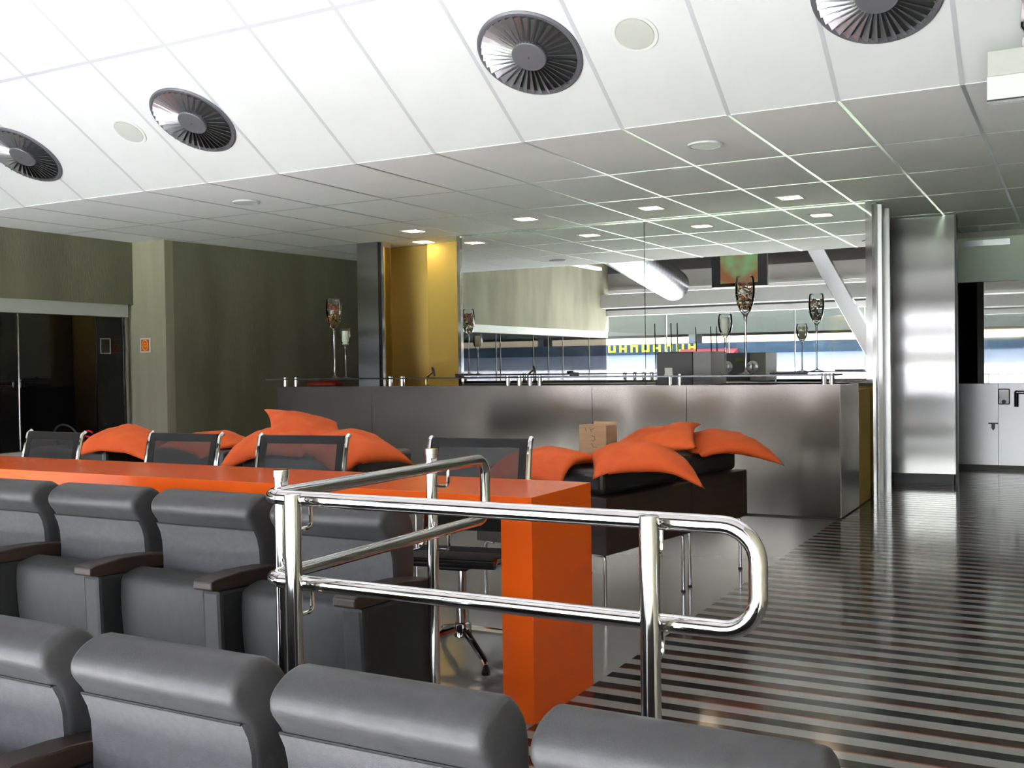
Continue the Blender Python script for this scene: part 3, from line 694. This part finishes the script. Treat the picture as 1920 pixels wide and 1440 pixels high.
# ================================================================== CEILING FITTINGS
def on_slope(x, y): return (x, y, CH+(EY-y)*math.tan(SL))
blade_me = None
def make_vent(label, x, y):
    global blade_me
    p = on_slope(x,y); t = thing('swirl_vent', label, 'vent', p, 0, 'round swirl vents in the sloping ceiling')
    t.rotation_euler = (-SL,0,0)
    RO = .285
    MB().lathe([(RO,-.001),(RO,-.006),(RO-.010,-.012),(RO-.030,-.008),(RO-.032,.0)],56,closed=True).build('rim','vent_rim',t,smooth='s')
    MB().lathe([(0,-.0025),(RO-.03,-.0025),(RO-.03,-.0015),(0,-.0015)],40).build('cavity','vent_hole',t)
    h = MB().lathe([(.094,-.004),(.094,-.022),(.090,-.026),(0,-.027)],36).build('hub','vent_rim',t,smooth='s')
    MB().lathe([(.005,-.027),(.005,-.030),(0,-.030)],8).build('screw','black',h)
    if blade_me is None:
        b = MB(); r0,r1 = .094,RO-.028; w0,w1 = .0062,.0150
        b.add([(r0,-w0,-.022),(r1,-w1,-.026),(r1,w1,-.006),(r0,w0,-.006),(r0,-w0,-.024),(r1,-w1,-.028),(r1,w1,-.008),(r0,w0,-.008)],
              [(0,1,2,3),(7,6,5,4),(0,4,5,1),(1,5,6,2),(2,6,7,3),(3,7,4,0)])
        blade_me = b.mesh('blade','vent')
    for k in range(36): link_mesh('blade', blade_me, t, (0,0,0), (0,0,2*math.pi*k/36))
    return t
make_vent('round grey swirl vent cut by the left picture edge',-6.66,4.94)
make_vent('round grey swirl vent second from the left on the white ceiling',-4.95,4.90)
make_vent('round grey swirl vent near the middle of the white ceiling',-2.50,4.85)
make_vent('round grey swirl vent cut by the top right picture edge',-.77,4.85)
def make_speaker(label, x, y):
    t = thing('ceiling_speaker', label, 'speaker', on_slope(x,y), 0, 'round speakers in the sloping ceiling'); t.rotation_euler = (-SL,0,0)
    MB().lathe([(.118,-.001),(.116,-.006),(.104,-.008),(.098,-.005),(.098,-.001)],40,closed=True).build('rim','white_frame',t,smooth='s')
    MB().lathe([(.097,-.0012),(.096,-.007),(0,-.010)],36).build('grille','grille',t,smooth='s')
make_speaker('round white ceiling speaker between the two right vents',-1.91,4.84)
make_speaker('round white ceiling speaker between the two left vents',-5.53,4.90)
for x,y,lab in ((-1.93,6.0,'round white disc fitting in the grey ceiling at right'),(-5.64,6.12,'round white disc fitting in the grey ceiling at left')):
    t = thing('ceiling_disc',lab,'detector',(x,y,CH),0,'round discs in the flat ceiling')
    MB().lathe([(.105,-.0018),(.104,-.012),(.09,-.016),(.088,-.012)],36).build('rim','white_frame',t,smooth='s'); MB().lathe([(.086,-.003),(.085,-.014),(0,-.017)],30).build('face','white',t,smooth='s')
for x,y,lab in ((-5.55,8.30,'square downlight above the service doorway'),(-4.28,8.18,'square downlight over the left half of the mirror'),(-3.11,8.20,'square downlight over the middle of the mirror'),(-1.98,8.30,'square downlight over the right end of the mirror')):
    t = thing('downlight',lab,'lamp',(x,y,CH),0,'square downlights above the bar')
    f_ = MB(); a,b = .098,.082
    f_.box(-a,a,-a,-b,-.006,-.0016); f_.box(-a,a,b,a,-.006,-.0016); f_.box(-a,-b,-b,b,-.006,-.0016); f_.box(b,a,-b,b,-.006,-.0016)
    f_.build('frame','white_frame',t); MB().box(-.081,.081,-.081,.081,-.004,-.0017).build('lamp_panel','lamp',t)
# lamp inside the service doorway
t = thing('downlight','square downlight inside the yellow service doorway','lamp',(-5.95,9.08,CH),0,'square downlights above the bar')
MB().box(-.098,.098,-.098,.098,-.003,-.0017).build('frame','white_frame',t); MB().box(-.081,.081,-.081,.081,-.006,-.0031).build('lamp_panel','lamp',t)
# hanging white units at the right picture edge
hu = thing('hanging_board','white and grey flat board hanging below the ceiling at the right picture edge','board',(-.335,4.95,2.225))
MB().box(0,.75,0,.03,.012,.112).build('white_face','white_frame',hu,bevel=.003)
MB().box(.002,.748,.004,.03,.113,.222).build('grey_face','grille',hu,bevel=.003)
MB().box(0,.75,-.002,.032,.005,.0115).build('profile_gap','black',hu); MB().box(0,.75,-.004,.034,-.004,.0045).build('lower_profile','alu',hu)
MB().tube([(.145,.015,.222),(.145,.015,.25),(.16,.015,.28),(.14,.015,.31),(.145,.015,.345),(.145,.015,.45)],[.012,.012,.016,.012,.016,.008],8).build('hanger','chrome',hu,smooth='s')
hb = thing('hanging_board','white flat board with a dark lower rail at the top right corner','board',(-.425,4.62,2.60))
MB().box(0,.9,0,.03,.030,.28).build('white_face','white_frame',hb)
MB().box(0,.9,-.002,.032,.021,.0295).build('profile_gap','black',hb); MB().box(0,.9,-.003,.033,.009,.0205).build('lower_profile','alu',hb); MB().box(0,.9,-.002,.032,.0,.0085).build('profile_lip','grey_plastic',hb)

# ================================================================== WALL SIGNS, EXTINGUISHER
sg = thing('wall_sign','small orange sign with a yellow oval on the concrete pilaster','sign',(-8.235,7.449,1.378))
MB().box(-.073,.073,-.006,-.0005,-.073,.073).build('white_border','sign_white',sg); MB().box(-.056,.056,-.0075,-.0062,-.058,.058).build('orange_field','sign_red',sg)
MB().tube([(.040*math.cos(2*math.pi*k/28),-.0078,.050*math.sin(2*math.pi*k/28)) for k in range(28)],.0035,6,closed=True).build('oval_ring','sign_yellow',sg)
for k,wd in enumerate((.022,.028,.022)): MB().box(-wd,wd,-.0085,-.0077,.014-.016*k,.020-.016*k).build('text_line','sign_yellow',sg)
nf = thing('framed_notice','small grey framed notice on the dark glass door','notice',(-8.449,7.135,1.372))
nm = MB()
for a in ((-.062,.062,.068,.076),(-.062,.062,-.076,-.068)): nm.box(.0005,.005,a[0],a[1],a[2],a[3])
nm.box(.0005,.005,-.062,-.054,-.068,.068).box(.0005,.005,.054,.062,-.068,.068); nm.build('frame','grey_plastic',nf)
MB().box(.0005,.002,-.053,.053,-.067,.067).build('sheet','black',nf)
fx = thing('fire_extinguisher','red fire extinguisher with black hose loop near the dark glass wall','extinguisher',(-7.72,6.25,0))
MB().lathe([(.07,0),(.075,.01),(.075,.42),(.068,.47),(.04,.50),(.02,.51),(.02,.53)],24).build('cylinder','red_enamel',fx,smooth='s')
MB().lathe([(.0758,.2),(.0758,.36)],24).build('label_band','sign_white',fx)
v_ = MB().tube([(0,0,.53),(0,0,.575)],.022,12).build('valve','chrome',fx); MB().tube([(0,0,.58),(.06,.02,.60),(.10,.03,.585)],.009,8).build('lever','red_enamel',v_); MB().tube([(0,0,.56),(.05,.015,.55),(.09,.03,.53)],.009,8).build('carry_handle','red_enamel',v_)
MB().tube([(-.01,0,.56)]+[(-.15+.15*math.cos(a),-.05-.03*math.sin(a),.555+.11*math.sin(a)-.02*(a/3.4)) for a in [3.6*i/18+.15 for i in range(19)]]+[(-.27,-.05,.42)],.009,8).build('hose','rubber',fx,smooth='s')

# ================================================================== THINGS BEHIND THE CAMERA, SEEN IN THE MIRROR
tv = thing('hanging_television','flat black television hanging on a pole, seen in the mirror','television',(-4.83,1.0,2.36))
MB().box(-.46,.46,-.04,.04,0,.60).build('case','black',tv,bevel=.006)
MB().box(-.31,.31,.0405,.043,.06,.55).build('screen','picture',tv)
MB().tube([(0,-.06,.3),(0,-.06,2.38)],.025,12).build('pole','alu',tv); MB().box(-.12,.12,-.075,-.041,.22,.40).build('mount','black',tv)
MB().box(-.46,.46,-.045,.045,.601,.612).build('top_edge','alu',tv)
du = thing('spiral_duct','ribbed galvanised spiral duct running under the roof, seen in the mirror','duct',(0,0,0))
d0,d1_ = Vector((-6.3,3.0,2.98)),Vector((-6.75,-1.2,2.62)); n = 60
MB().tube([d0.lerp(d1_,i/n) for i in range(n+1)],[.29+(.012 if i%3==0 else 0) for i in range(n+1)],28).build('spiral_tube','duct',du,smooth='all')
MB().tube([(d0+Vector((0,0,0))),(d0+Vector((.02,.15,.25))),(d0+Vector((.02,.2,.9)))],.26,20).build('riser','duct',du,smooth='s')
for f_ in (.33,.75):
    p = d0.lerp(d1_,f_); MB().tube([p+Vector((0,0,.3)),(p.x,p.y,4.75)],.006,6).build('hanger_rod','alu',du)
bl = thing('linear_light','slim white batten light hanging near the concrete wall, seen in the mirror','lamp',(-7.75,2.2,2.86),0)
MB().box(-.05,.05,-2.2,0,0,.06).build('batten','white_frame',bl,bevel=.008)
for yy in (-.3,-1.9): MB().tube([(0,yy,.06),(0,yy,1.89)],.004,6).build('hanger_wire','alu',bl)
